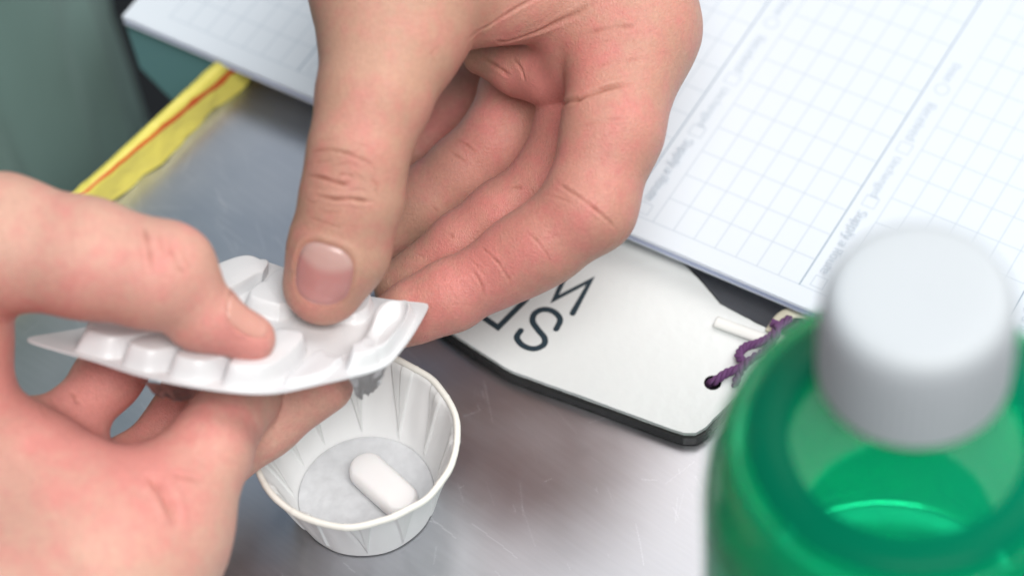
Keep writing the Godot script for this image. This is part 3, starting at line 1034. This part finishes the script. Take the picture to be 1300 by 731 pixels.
# ------------------------------------------------------------------ the pad of printed forms, its clipboard, and the teal pocket
func build_pad() -> void:
	var at := Vector3(-0.0971, 0.0120, -0.0950)
	var turn := -0.6166
	var pad := thing("form_pad", "thick pad of white printed grid forms lying over the back of the cart", "paper pad", at, turn)
	var wide := 0.297
	var deep := 0.212
	var px := 6.8
	var im := Image.create(int(wide * 1000 * px), int(deep * 1000 * px), false, Image.FORMAT_RGB8)
	var paper := Color(0.815, 0.845, 0.875)
	im.fill(paper)
	var faint := Color(0.715, 0.76, 0.80)
	var firm := Color(0.47, 0.55, 0.62)
	# u runs along the near edge, v away from it, both in millimetres
	var rule := func(u0: float, v0: float, u1: float, v1: float, c: Color) -> void:
		im.fill_rect(Rect2i(int(u0 * px), int(im.get_height() - v1 * px), maxi(2, int((u1 - u0) * px)), maxi(2, int((v1 - v0) * px))), c)
	var edge := 5.5
	var top := 205.0
	rule.call(11.4, edge, 292.0, edge + 0.32, faint)
	for block in 6:
		var u := 3.5 + 49.5 * block
		if block > 0:
			rule.call(u, edge, u + 0.42, top, firm)
			for v in [8.4, 36.7, 56.3]:
				for k in 2:
					rule.call(u + 2.4 + k * 3.4, v - 1.7, u + 2.7 + k * 3.4, v + 1.7, faint)
					rule.call(u + 2.4, v - 1.7 + k * 3.4, u + 6.1, v - 1.4 + k * 3.4, faint)
			for a in 90:
				var q := Vector2(u + 4.2, 78.2) + Vector2.from_angle(TAU * a / 90.0) * 1.8
				rule.call(q.x, q.y, q.x + 0.3, q.y + 0.3, faint)
		for c in 7:
			rule.call(u + 8.2 + c * 5.9, edge, u + 8.5 + c * 5.9, top, faint)
		for r in range(1, 23):
			rule.call(u + 8.2, edge + r * 8.7, minf(u + 49.5, 292.0), edge + r * 8.7 + 0.3, faint)
	var pm := mat(Color.WHITE, 0.62)
	pm.albedo_color = Color.WHITE
	pm.albedo_texture = ImageTexture.create_from_image(im)
	pm.texture_filter = BaseMaterial3D.TEXTURE_FILTER_LINEAR
	# the top sheet: nearly flat, its near edge lifting a little here and there
	var n := FastNoiseLite.new()
	n.seed = 21
	n.frequency = 6.0
	var cols := 60
	var rows := 40
	var pts := PackedVector3Array()
	var uvs := PackedVector2Array()
	for j in rows + 1:
		for i in cols + 1:
			var u := float(i) / cols
			var v := float(j) / rows
			var lift := (n.get_noise_2d(u * 1.4, v) + 1.0) * 0.0003 * smoothstep(0.15, 0.0, v)
			pts.append(Vector3(u * wide, lift, -v * deep))
			uvs.append(Vector2(u, 1.0 - v))
	var sheet := part("top_sheet", grid_mesh(pts, rows + 1, cols + 1, false, PackedColorArray(), uvs), pm, pad)
	var edge_tones := [Color(0.70, 0.75, 0.84), Color(0.42, 0.48, 0.68), Color(0.72, 0.76, 0.85), Color(0.50, 0.56, 0.74), Color(0.70, 0.75, 0.84)]
	for k in 5:
		var s := 0.0004 * sin(k * 2.3)
		var shape := PackedVector2Array([Vector2(s, 0.0003 * cos(k * 1.7)), Vector2(wide, s), Vector2(wide, -deep), Vector2(s, -deep)])
		part("sheet", slab(shape, -0.0005 * k - 0.00052, -0.0005 * k - 0.00006, 0.00005), mat(edge_tones[k], 0.7), pad)
	# printed words, reading towards the near edge
	var ink := mat(Color(0.47, 0.54, 0.61), 0.8)
	var font := SystemFont.new()
	font.font_names = PackedStringArray(["Droid Sans"])
	for block in range(1, 6):
		for w in [["Dose", 88.0, 81.5], ["Received", 73.0, 59.5], ["Unchanged", 53.0, 38.8], ["Supply a Route", 33.2, 11.4]]:
			var tm := TextMesh.new()
			tm.text = w[0]
			tm.font = font
			tm.font_size = 32
			tm.pixel_size = 0.0001
			tm.depth = 0.00001
			tm.curve_step = 4.0
			tm.horizontal_alignment = HORIZONTAL_ALIGNMENT_CENTER
			tm.vertical_alignment = VERTICAL_ALIGNMENT_CENTER
			var o := part("printed_word", tm, ink, sheet)
			var size := tm.get_aabb().size.x
			var want: float = (w[1] - w[2]) * 0.001
			var k := want / size
			o.transform = Transform3D(Basis(Vector3(0, 0, 1) * k, Vector3(1, 0, 0) * k, Vector3(0, 1, 0)), Vector3((3.5 + 49.5 * block + 4.2) * 0.001, 0.00075 if w[1] < 40.0 else 0.00012, -(w[1] + w[2]) * 0.0005))
	# black board that carries the pad
	var board := thing("clipboard", "black board under the pad of forms, seen in the dark gap beside the tag", "clipboard", at, turn)
	var shape := PackedVector2Array([Vector2(0.050, -0.012), Vector2(0.285, -0.012), Vector2(0.285, -0.205), Vector2(0.120, -0.205)])
	part("board", slab(shape, -0.0118, -0.0029, 0.0006), mat(Color(0.012, 0.012, 0.014), 0.45), board)
	var pocket := thing("file_pocket", "slanted teal pocket hanging off the cart under the far corner of the pad", "file holder", at, turn)
	var fp := [-0.0014, -0.0030, 0.0310, -0.0030, 0.0280, -0.0500, -0.0000, -0.0229]
	var st := SurfaceTool.new()
	st.begin(Mesh.PRIMITIVE_TRIANGLES)
	st.set_smooth_group(-1)
	var fr := []
	var bk := []
	for i in range(0, fp.size(), 2):
		fr.append(Vector3(fp[i], fp[i + 1], -0.0015) )
		bk.append(Vector3(fp[i], fp[i + 1], -0.12))
	quad(st, fr[0], fr[1], fr[2], fr[3], Vector3.BACK)
	quad(st, bk[0], bk[1], bk[2], bk[3], Vector3.FORWARD)
	for i in 4:
		var a: Vector3 = fr[i]
		var b: Vector3 = fr[(i + 1) % 4]
		var mid: Vector3 = (fr[0] + fr[1] + fr[2] + fr[3]) * 0.25
		quad(st, a, b, bk[(i + 1) % 4], bk[i], (a + b) * 0.5 - mid)
	st.generate_normals()
	part("shell", st.commit(), mat(Color(0.19, 0.40, 0.43), 0.6), pocket)

# ------------------------------------------------------------------ the tag with its letters and purple cord
func flat(a: Array) -> PackedVector2Array:
	var out := PackedVector2Array()
	for i in range(0, a.size(), 2):
		out.append(Vector2(a[i], a[i + 1]) * 0.001)
	return out

func build_key_tag() -> void:
	var t := thing("key_tag", "white angular tag with dark letters on a thick black backing", "tag", Vector3(0.0201, 0.0045, 0.0215))
	var outline := flat([-39.41, -9.89, -35.92, -6.05, -24.05, 5.51, -21.84, 7.21, -4.50, 17.38, 15.76, 29.39, 17.57, 30.30, 20.40, 30.66, 23.26, 29.19, 25.25, 27.14, 32.64, 20.68, 46.39, 5.47, 39.28, 0.24, 35.76, -2.87, 31.31, -6.59, 27.82, -13.41, 24.02, -19.83, 18.97, -24.49, 13.43, -28.73, 5.77, -36.32, -19.31, -51.24, -36.72, -36.84, -42.23, -15.13])
	var n := FastNoiseLite.new()
	n.seed = 4
	n.frequency = 900.0
	var fine := PackedVector2Array()
	for i in outline.size():
		var a := outline[i]
		var b := outline[(i + 1) % outline.size()]
		var steps := maxi(1, int(a.distance_to(b) / 0.0012))
		for k in steps:
			var p := a.lerp(b, float(k) / steps)
			fine.append(p + Vector2(n.get_noise_2d(p.x, p.y), n.get_noise_2d(p.y, p.x + 3.0)) * 0.00012)
	var hole := Vector2(26.39, 16.63) * 0.001
	var plate := mat(Color(0.72, 0.75, 0.75), 0.35)
	relief(plate, noise_tex(0.03, 256, FastNoiseLite.TYPE_SIMPLEX_SMOOTH, 3, 3), 0.008, 30.0)
	var black := mat(Color(0.012, 0.013, 0.013), 0.5)
	for layer in [["backing", -0.0041, -0.0013, 0.0007, black], ["plate", -0.00125, 0.0, -0.0001, plate]]:
		var grown: Array = Geometry2D.offset_polygon(fine, layer[3], Geometry2D.JOIN_ROUND)
		var body := CSGPolygon3D.new()
		body.polygon = grown[0]
		body.depth = layer[2] - layer[1]
		body.material = layer[4]
		body.name = layer[0]
		t.add_child(body, true)
		body.rotation.x = PI / 2
		body.position.y = layer[1]
		var drill := CSGCylinder3D.new()
		drill.name = "drilled_hole"
		drill.radius = 0.00215
		drill.height = 0.02
		drill.sides = 32
		drill.operation = CSGShape3D.OPERATION_SUBTRACTION
		drill.material = black
		body.add_child(drill, true)
		drill.rotation.x = PI / 2
		drill.position = Vector3(hole.x, hole.y, 0)
	var ink := mat(Color(0.022, 0.045, 0.062), 0.4)
	for l in [[-1.67, -26.69, -5.30, -22.42, -9.75, -13.37, -0.14, -18.03, -5.66, -8.45], [-10.22, -4.20, -8.97, -6.94, -10.31, -9.54, -12.79, -10.59, -15.05, -9.67, -15.85, -7.34, -14.72, -4.54, -13.38, -1.96, -13.77, 0.15, -16.21, 1.04, -18.85, -0.26, -20.20, -2.83, -19.04, -4.85], [-28.27, -10.40, -24.62, -6.53, -19.65, -11.48, -16.82, -14.29]]:
		var pen := flat(l)
		if pen.size() > 6:
			pen = rounded(Array(pen), 6)
		part("letter", stroke(Array(pen), 0.00155, 0.00002, 0.00006), ink, t)
	# purple cord: two plies twisted round each other, out of the hole, knotted, and away under the bottle
	var cord := thing("cord", "purple braided cord looped through the hole of the white tag", "cord", t.position)
	var path := triples([25.72, -4, 14.07, 26.59, 0.2, 16.55, 29.85, 1.6, 15.34, 33.04, 2, 14.62, 34.73, 2.2, 13.56, 33.53, 2, 10.91, 35.39, 2.2, 8.69, 38.54, 2.8, 8.33, 41.82, 3.2, 7.13, 44.6, 3, 4.01, 47.62, 3, 2])
	for i in path.size():
		path[i] *= 0.001
	var purple := mat(Color(0.22, 0.085, 0.25), 0.85)
	relief(purple, noise_tex(0.12, 256, FastNoiseLite.TYPE_SIMPLEX, 2, 12), 0.03, 220.0)
	for ply in 3:
		var pts := []
		var count := 90
		for i in count + 1:
			var s := float(i) / count
			var d := (along(path, s + 0.01) - along(path, s - 0.01)).normalized()
			var side := d.cross(Vector3.UP).normalized()
			var a := s * 52.0 + TAU * ply / 3.0
			pts.append(along(path, s) + (side * cos(a) + side.cross(d) * sin(a)) * 0.00066)
		part("ply", tube(pts, 0.00052, 220, 8), purple, cord)
	var loop := triples([31.73, 0.8, 18.78, 32.87, 1.2, 15.92, 35, 3.4, 14.42, 37.58, 3.6, 12.54, 40.2, 2.2, 10.49, 42.26, 4.4, 9.44, 44.01, 4.5, 5.23, 42.86, 2.5, 2.47])
	for i in loop.size():
		loop[i] *= 0.001
	for ply in 2:
		var pts := []
		for i in 61:
			var s := i / 60.0
			var d := (along(loop, s + 0.01) - along(loop, s - 0.01)).normalized()
			var side := d.cross(Vector3.UP).normalized()
			var a := s * 36.0 + PI * ply
			pts.append(along(loop, s) + (side * cos(a) + side.cross(d) * sin(a)) * 0.0005)
		part("ply", tube(pts, 0.00062, 160, 8), purple, cord)
	var strap := thing("strap", "cream plastic strap end lying under the purple cord beside the pad", "strap", t.position)
	var sp := triples([29.22, 0.8, -0.97, 34.11, 0.9, 2.13, 40.43, 1.2, 6.02, 46.79, 1.4, 9.35, 54.71, 1.2, 14.95])
	for i in sp.size():
		sp[i] *= 0.001
	part("band", tube(sp, 0.0017, 60, 14, 0.5), mat(Color(0.78, 0.79, 0.77), 0.4), strap)
	var sp2 := triples([42.24, 0.5, 4.33, 44.58, 1.5, 1.51, 47.13, 2, 0.03, 51.02, 2, 0.29, 58.28, 2, 4.1])
	for i in sp2.size():
		sp2[i] *= 0.001
	part("tail", tube(sp2, 0.0016, 40, 12, 0.4), mat(Color(0.68, 0.65, 0.52), 0.5), strap)

# ------------------------------------------------------------------ the pleated paper cup and the tablet in it
func build_cup() -> void:
	var cup := thing("paper_cup", "small white pleated paper cup with a rolled rim", "paper cup", Vector3(-0.0403, 0.0002, 0.0576))
	var paper := mat(Color(0.92, 0.93, 0.93), 0.7)
	paper.backlight_enabled = true
	paper.backlight = Color(0.40, 0.40, 0.39)
	paper.cull_mode = BaseMaterial3D.CULL_DISABLED
	paper.vertex_color_use_as_albedo = true
	var hgt := 0.0255
	var rb := 0.0168
	var rt := 0.0235
	var seg := 720
	var rows := 26
	var n := FastNoiseLite.new()
	n.seed = 31
	n.frequency = 1.0
	n.fractal_octaves = 1
	var folds := 12
	var starts := []
	for k in folds:
		starts.append([TAU * (k + rng.randf_range(-0.12, 0.12)) / folds, rng.randf_range(0.11, 0.17), rng.randf_range(0.0, 0.10)])
	for side in 2:
		var pts := PackedVector3Array()
		var col := PackedColorArray()
		for j in rows + 1:
			var y := float(j) / rows
			for i in seg:
				var a := TAU * i / seg
				var r := lerpf(rb, rt, y) + n.get_noise_3d(cos(a) * 2.2, y * 1.2, sin(a) * 2.2) * 0.0003 * (0.3 + y)
				var lap := 0.0
				for f in starts:
					var off := wrapf(a - f[0], -PI, PI)
					var w: float = f[1] * maxf(y - f[2], 0.0) / (1.0 - f[2])
					if w > 0.0:
						var e: float = (w - absf(off)) / 0.010
						lap = maxf(lap, smoothstep(0.0, 1.0, e) * smoothstep(1.0, 0.93, y))
						if off > 0.0:
							r -= 0.00030 * smoothstep(w * 1.8, w, off) * y
				# flats between the folds
				var flat_side := cos(wrapf(a * 22.0, -PI, PI)) * 0.00016 * y
				pts.append(Vector3(cos(a), 0, sin(a)) * (r + flat_side + (lap * 0.00055 * (1.0 if side == 0 else -1.0)) - side * (0.00035 - 0.0006 * smoothstep(0.955, 1.0, y))) + Vector3.UP * (0.0003 + y * hgt))
				var c := Color.WHITE.lerp(Color(0.90, 0.905, 0.90), lap)
				col.append(c)
		part("pleated_wall" if side == 0 else "lining", grid_mesh(pts, rows + 1, seg, true, col, PackedVector2Array(), side == 1), paper, cup)
	# rolled rim: a slightly uneven ring with small steps where the folds end
	var ring := PackedVector3Array()
	var rs := 14
	for i in seg / 2:
		var a := TAU * i / (seg / 2)
		var step := 0.0
		for f in starts:
			step += 0.00035 * smoothstep(0.02, 0.0, absf(wrapf(a - f[0] - f[1], -PI, PI))) + 0.0002 * smoothstep(f[1] + 0.02, f[1], absf(wrapf(a - f[0], -PI, PI)))
		for k in rs:
			var b := TAU * k / rs
			var r := 0.00078 + step * 0.2
			var big := rt + 0.0004 + n.get_noise_3d(cos(a) * 2.2, 1.2, sin(a) * 2.2) * 0.00039
			ring.append(Vector3(cos(a) * (big + r * cos(b)), 0.0003 + hgt + r * 1.15 * sin(b) + n.get_noise_2d(cos(a) * 1.3 + 7.0, sin(a) * 1.3) * 0.0004, sin(a) * (big + r * cos(b))))
	for k in rs:
		ring.append(ring[k])
	var cream := mat(Color(0.84, 0.83, 0.77), 0.65)
	part("rolled_rim", grid_mesh(ring, seg / 2 + 1, rs, true), cream, cup)
	var disc := lathe(PackedVector2Array([Vector2(0.00001, 0.0012), Vector2(rb * 0.5, 0.0012), Vector2(rb - 0.0006, 0.0012), Vector2(rb - 0.0003, 0.0010), Vector2(rb - 0.0003, 0.0004), Vector2(0.00001, 0.0004)]), 96)
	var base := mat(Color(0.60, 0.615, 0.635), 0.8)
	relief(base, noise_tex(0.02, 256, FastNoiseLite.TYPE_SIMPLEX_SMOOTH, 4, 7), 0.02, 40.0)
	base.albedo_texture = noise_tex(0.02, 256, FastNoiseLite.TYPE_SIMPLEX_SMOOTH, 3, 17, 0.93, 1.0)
	part("base", disc, base, cup)
	# the tablet: an oblong with domed faces, one end propped on the wall's foot
	var pill := thing("tablet", "white oblong tablet lying in the paper cup", "pill", Vector3(-0.0357, 0.0050, 0.0581), -0.903)
	var pp := PackedVector3Array()
	var pr := 40
	var ps := 56
	var ln := 0.0056
	var wd := 0.0046
	for j in pr + 1:
		var v := PI * j / pr - PI / 2
		for k in ps:
			var a := TAU * k / ps
			# stadium outline, belly band and domes
			var band := pow(maxf(cos(v), 0.0), 0.42)
			var dome := signf(v) * pow(absf(sin(v)), 1.0)
			var ex := cos(a)
			var px := wd * band * ex + signf(ex) * ln * smoothstep(0.0, 0.25, absf(ex)) * minf(1.0, band * 1.2)
			pp.append(Vector3(px, 0.0033 * dome, wd * band * sin(a)))
	var pm := mat(Color(0.80, 0.78, 0.78), 0.55)
	pm.subsurf_scatter_enabled = true
	pm.subsurf_scatter_strength = 0.08
	part("body", grid_mesh(pp, pr + 1, ps, true), pm, pill)

# ------------------------------------------------------------------ the bottle
func build_bottle() -> void:
	var b := thing("bottle", "bottle of clear green liquid with a white screw cap", "bottle", Vector3(0.0712, 0.0, 0.1379))
	var outer := rounded([Vector2(0.0001, 0.0022), Vector2(0.018, 0.0020), Vector2(0.030, 0.0006), Vector2(0.0356, 0.0010), Vector2(0.0386, 0.0050), Vector2(0.0394, 0.020), Vector2(0.0394, 0.070), Vector2(0.0394, 0.100), Vector2(0.0391, 0.110), Vector2(0.0378, 0.119), Vector2(0.0345, 0.1285), Vector2(0.0285, 0.1375), Vector2(0.0215, 0.1450), Vector2(0.0168, 0.1505), Vector2(0.0150, 0.1560), Vector2(0.0148, 0.1640)], 5)
	var tinted := mat(Color(0.0, 0.68, 0.33), 0.27)
	tinted.transparency = BaseMaterial3D.TRANSPARENCY_ALPHA
	tinted.albedo_color.a = 0.24
	tinted.cull_mode = BaseMaterial3D.CULL_DISABLED
	part("shell", lathe(outer, 128), tinted, b)
	var fill := PackedVector2Array([Vector2(0.0001, 0.0038)])
	for p in outer:
		if p.x > 0.012 and p.y < 0.1300:
			fill.append(Vector2(p.x - 0.0012, maxf(p.y, 0.0038)))
	# the surface climbs a little where it meets the wall
	var level: float = fill[-1].y
	var reach: float = fill[-1].x
	fill.append(Vector2(reach - 0.0016, level - 0.0004))
	fill.append(Vector2(reach - 0.0040, level - 0.0016))
	fill.append(Vector2(reach - 0.0075, level - 0.0022))
	fill.append(Vector2(0.0001, level - 0.0024))
	var green := mat(Color(0.01, 0.50, 0.20), 0.03)
	green.refraction_enabled = true
	green.refraction_scale = 0.034
	green.transparency = BaseMaterial3D.TRANSPARENCY_ALPHA
	green.albedo_color.a = 0.16
	part("liquid", lathe(fill, 128), green, b)
	# added ring: its near-black colour imitates the dark refraction at the liquid edge
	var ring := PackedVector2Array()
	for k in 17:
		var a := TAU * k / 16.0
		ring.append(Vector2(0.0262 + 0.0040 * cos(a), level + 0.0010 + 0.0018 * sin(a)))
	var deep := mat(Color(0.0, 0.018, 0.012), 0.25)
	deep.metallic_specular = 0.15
	part("added_dark_ring", lathe(ring, 96), deep, b)
	var cap := PackedVector3Array()
	var prof := rounded([Vector2(0.0158, -0.0240), Vector2(0.0174, -0.0239), Vector2(0.01765, -0.0225), Vector2(0.0175, -0.0110), Vector2(0.0172, -0.0055), Vector2(0.0167, -0.0030), Vector2(0.0156, -0.0012), Vector2(0.0138, -0.0003), Vector2(0.0095, 0.0), Vector2(0.0001, 0.0)], 5)
	var lid := 0.1765
	var seg := 240
	for p in prof:
		for k in seg:
			var a := TAU * k / seg
			var rib := 0.00012 * sin(a * 60.0) * smoothstep(-0.0225, -0.0205, p.y) * smoothstep(-0.001, -0.004, p.y)
			cap.append(Vector3(cos(a) * (p.x + rib), lid + p.y, sin(a) * (p.x + rib)))
	part("cap", grid_mesh(cap, prof.size(), seg, true), mat(Color(0.455, 0.49, 0.515), 0.55), b)

# ------------------------------------------------------------------ the blister pack
func build_blister() -> void:
	var o := thing("blister_pack", "white bent blister pack of tablets held between the two hands", "blister pack", Vector3(-0.0598, 0.0619, 0.0492))
	var front := triples([-52.08, 11.08, 3.47, -34.62, 14, 13.05, -22.32, 15.14, 20, -8.75, 14.34, 24.5, 4.65, 12.07, 25.92, 17.32, 8.56, 22.24, 26.67, 4.35, 17.83, 30.85, 2.54, 15.22])
	var rear := triples([0.54, -7.21, -25.8, 7.96, -10.91, -24.11, 17.59, -14.12, -19.69, 29.44, -13.03, -14.4, 40.63, -9.49, -9.05])
	var left := triples([-52.08, 11.08, 3.47, -36.61, 3.5, -3.12, -22.91, -0.59, -11.1, -9.06, -3.58, -18.89, 0.54, -7.21, -25.8])
	var right := triples([30.85, 2.54, 15.22, 35.48, -1, 6.47, 38.69, -5.7, -2.36, 40.63, -9.49, -9.05])
	var nu := 300
	var nv := 130
	var at := func(u: float, v: float) -> Vector3:
		var a := along(front, u) * (1.0 - v) + along(rear, u) * v
		var b := along(left, v) * (1.0 - u) + along(right, v) * u
		var c: Vector3 = front[0] * (1.0 - u) * (1.0 - v) + front[-1] * u * (1.0 - v) + rear[0] * (1.0 - u) * v + rear[-1] * u * v
		return (a + b - c) * 0.001
	var base := PackedVector3Array()
	for j in nv + 1:
		for i in nu + 1:
			var s := 2.0 * i / nu - 1.0
			var t := 2.0 * j / nv - 1.0
			var big := maxf(absf(s), absf(t))
			var k := 1.0 if big == 0.0 else big / pow(pow(absf(s), 11.0) + pow(absf(t), 11.0), 1.0 / 11.0)
			base.append(at.call(0.5 + 0.5 * s * k, 0.5 + 0.5 * t * k))
	var w := nu + 1
	# pockets: centre u v, half size u v, height in mm
	var pockets := [0.13, 0.24, 0.062, 0.2, 5.3, 0.252, 0.24, 0.061, 0.2, 5.3, 0.374, 0.24, 0.06, 0.2, 5.3, 0.505, 0.24, 0.066, 0.2, 5.3, 0.645, 0.22, 0.06, 0.17, 1.6, 0.835, 0.43, 0.105, 0.36, 4, 0.1, 0.75, 0.09, 0.17, 4, 0.33, 0.76, 0.1, 0.16, 4, 0.62, 0.8, 0.09, 0.13, 2.5]
	var dimples := [0.845, 0.46, 0.09, 0.3, -3.4, 0.7, 0.46, 0.09, 0.22, -1.2]
	var dents := [0.7, 0.5, 0.1, 2]
	var top := PackedVector3Array()
	var under := PackedVector3Array()
	for j in nv + 1:
		for i in nu + 1:
			var p := base[j * w + i]
			var du := base[j * w + mini(i + 1, nu)] - base[j * w + maxi(i - 1, 0)]
			var dv := base[mini(j + 1, nv) * w + i] - base[maxi(j - 1, 0) * w + i]
			var nrm := du.cross(dv).normalized()
			if nrm.y < 0.0:
				nrm = -nrm
			var u := float(i) / nu
			var v := float(j) / nv
			var h := 0.0
			for k in range(0, pockets.size(), 5):
				var qx: float = absf(u - pockets[k]) / pockets[k + 2]
				var qy: float = absf(v - pockets[k + 1]) / pockets[k + 3]
				if qx < 1.3 and qy < 1.3:
					var rr := pow(pow(qx, 3.4) + pow(qy, 3.4), 1.0 / 3.4)
					h = maxf(h, pockets[k + 4] * smoothstep(1.05, 0.89, rr) * (1.0 - 0.10 * rr * rr))
			for k in range(0, dimples.size(), 5):
				var far: float = Vector2((u - dimples[k]) / dimples[k + 2], (v - dimples[k + 1]) / dimples[k + 3]).length()
				h += dimples[k + 4] * smoothstep(1.05, 0.55, far)
			h = maxf(h, 0.05)
			var dip := 0.0
			for k in range(0, dents.size(), 4):
				dip += dents[k + 3] * exp(-Vector2((u - dents[k]) / dents[k + 2], (v - dents[k + 1]) / (dents[k + 2] * 1.8)).length_squared())
			p -= nrm * dip * 0.001
			top.append(p + nrm * (h * 0.001 + 0.00018))
			under.append(p - nrm * 0.00018)
	var film := mat(Color(0.80, 0.81, 0.82), 0.32)
	film.cull_mode = BaseMaterial3D.CULL_DISABLED
	film.backlight_enabled = true
	film.backlight = Color(0.55, 0.56, 0.58)
	var foil := mat(Color(0.62, 0.62, 0.63), 0.42, 0.75)
	foil.cull_mode = BaseMaterial3D.CULL_DISABLED
	relief(foil, noise_tex(0.15, 256, FastNoiseLite.TYPE_CELLULAR, 1, 3), 0.01, 60.0)
	# each pocket is a piece of its own; they share the sheet's normals so that the film stays one smooth skin
	var whole := grid_mesh(top, nv + 1, w).surface_get_arrays(0)
	var nor: PackedVector3Array = whole[Mesh.ARRAY_NORMAL]
	var lists := []
	for k in pockets.size() / 5 + 1:
		lists.append(PackedInt32Array())
	for j in nv:
		for i in nu:
			var id := 0
			for k in range(0, pockets.size(), 5):
				if absf((i + 0.5) / nu - pockets[k]) < pockets[k + 2] * 1.04 and absf((j + 0.5) / nv - pockets[k + 1]) < pockets[k + 3] * 1.04:
					id = k / 5 + 1
			var q := j * w + i
			lists[id].append_array(PackedInt32Array([q, q + 1, q + w, q + 1, q + w + 1, q + w]))
	for id in lists.size():
		var seen := {}
		var vp := PackedVector3Array()
		var vn := PackedVector3Array()
		var vi := PackedInt32Array()
		if id == 0:
			# the foil is left only between the emptied pockets
			var fi := PackedInt32Array()
			for q in range(0, lists[0].size(), 3):
				fi.append_array(PackedInt32Array([lists[0][q], lists[0][q + 2], lists[0][q + 1]]))
			part("foil_backing", indexed(under, fi), foil, o)
		for q in lists[id]:
			if not seen.has(q):
				seen[q] = vp.size()
				vp.append(top[q])
				vn.append(nor[q])
			vi.append(seen[q])
		var arr := []
		arr.resize(Mesh.ARRAY_MAX)
		arr[Mesh.ARRAY_VERTEX] = vp
		arr[Mesh.ARRAY_NORMAL] = vn
		arr[Mesh.ARRAY_INDEX] = vi
		var am := ArrayMesh.new()
		am.add_surface_from_arrays(Mesh.PRIMITIVE_TRIANGLES, arr)
		part("film" if id == 0 else "pocket", am, film, o)
	# closing strip round the edge
	var rim_pts := PackedVector3Array()
	var walk := []
	for i in nu: walk.append(i)
	for j in nv: walk.append(j * w + nu)
	for i in nu: walk.append(nv * w + nu - i)
	for j in nv: walk.append((nv - j) * w)
	for k in walk: rim_pts.append(top[k])
	for k in walk: rim_pts.append(under[k])
	part("edge", grid_mesh(rim_pts, 2, walk.size(), true), film, o)
	# torn foil hanging under emptied pockets: crumpled flaps
	var grey := mat(Color(0.36, 0.36, 0.37), 0.32, 0.85)
	grey.cull_mode = BaseMaterial3D.CULL_DISABLED
	var n := FastNoiseLite.new()
	n.frequency = 1.0
	n.seed = 77
	n.fractal_octaves = 1
	for f in [[-24.24, 5.53, 14.5, -10.9, 6.17, 18.73, -15.4, -2.9, 15.9, -21.82, -3.33, 13.09], [21.39, -0.19, 15.57, 30.01, -2.57, 12.04, 26.62, -14.01, 10.77, 22.39, -13.97, 12.43]]:
		var c := triples(f)
		var pts := PackedVector3Array()
		var fu := 14
		var fv := 10
		for j in fv + 1:
			for i in fu + 1:
				var u := float(i) / fu
				var v := float(j) / fv
				var p: Vector3 = c[0].lerp(c[1], u).lerp(c[3].lerp(c[2], u), v * (0.8 + 0.4 * absf(n.get_noise_1d(u * 1.7))))
				p += Vector3(n.get_noise_2d(u * 3.0, v * 2.5), n.get_noise_2d(u * 3.0 + 20.0, v * 2.5), n.get_noise_2d(u * 3.0 + 40.0, v * 2.5)) * 0.35 * smoothstep(0.0, 0.4, v)
				pts.append(p * 0.001)
		part("torn_foil", grid_mesh(pts, fv + 1, fu + 1), grey, o)
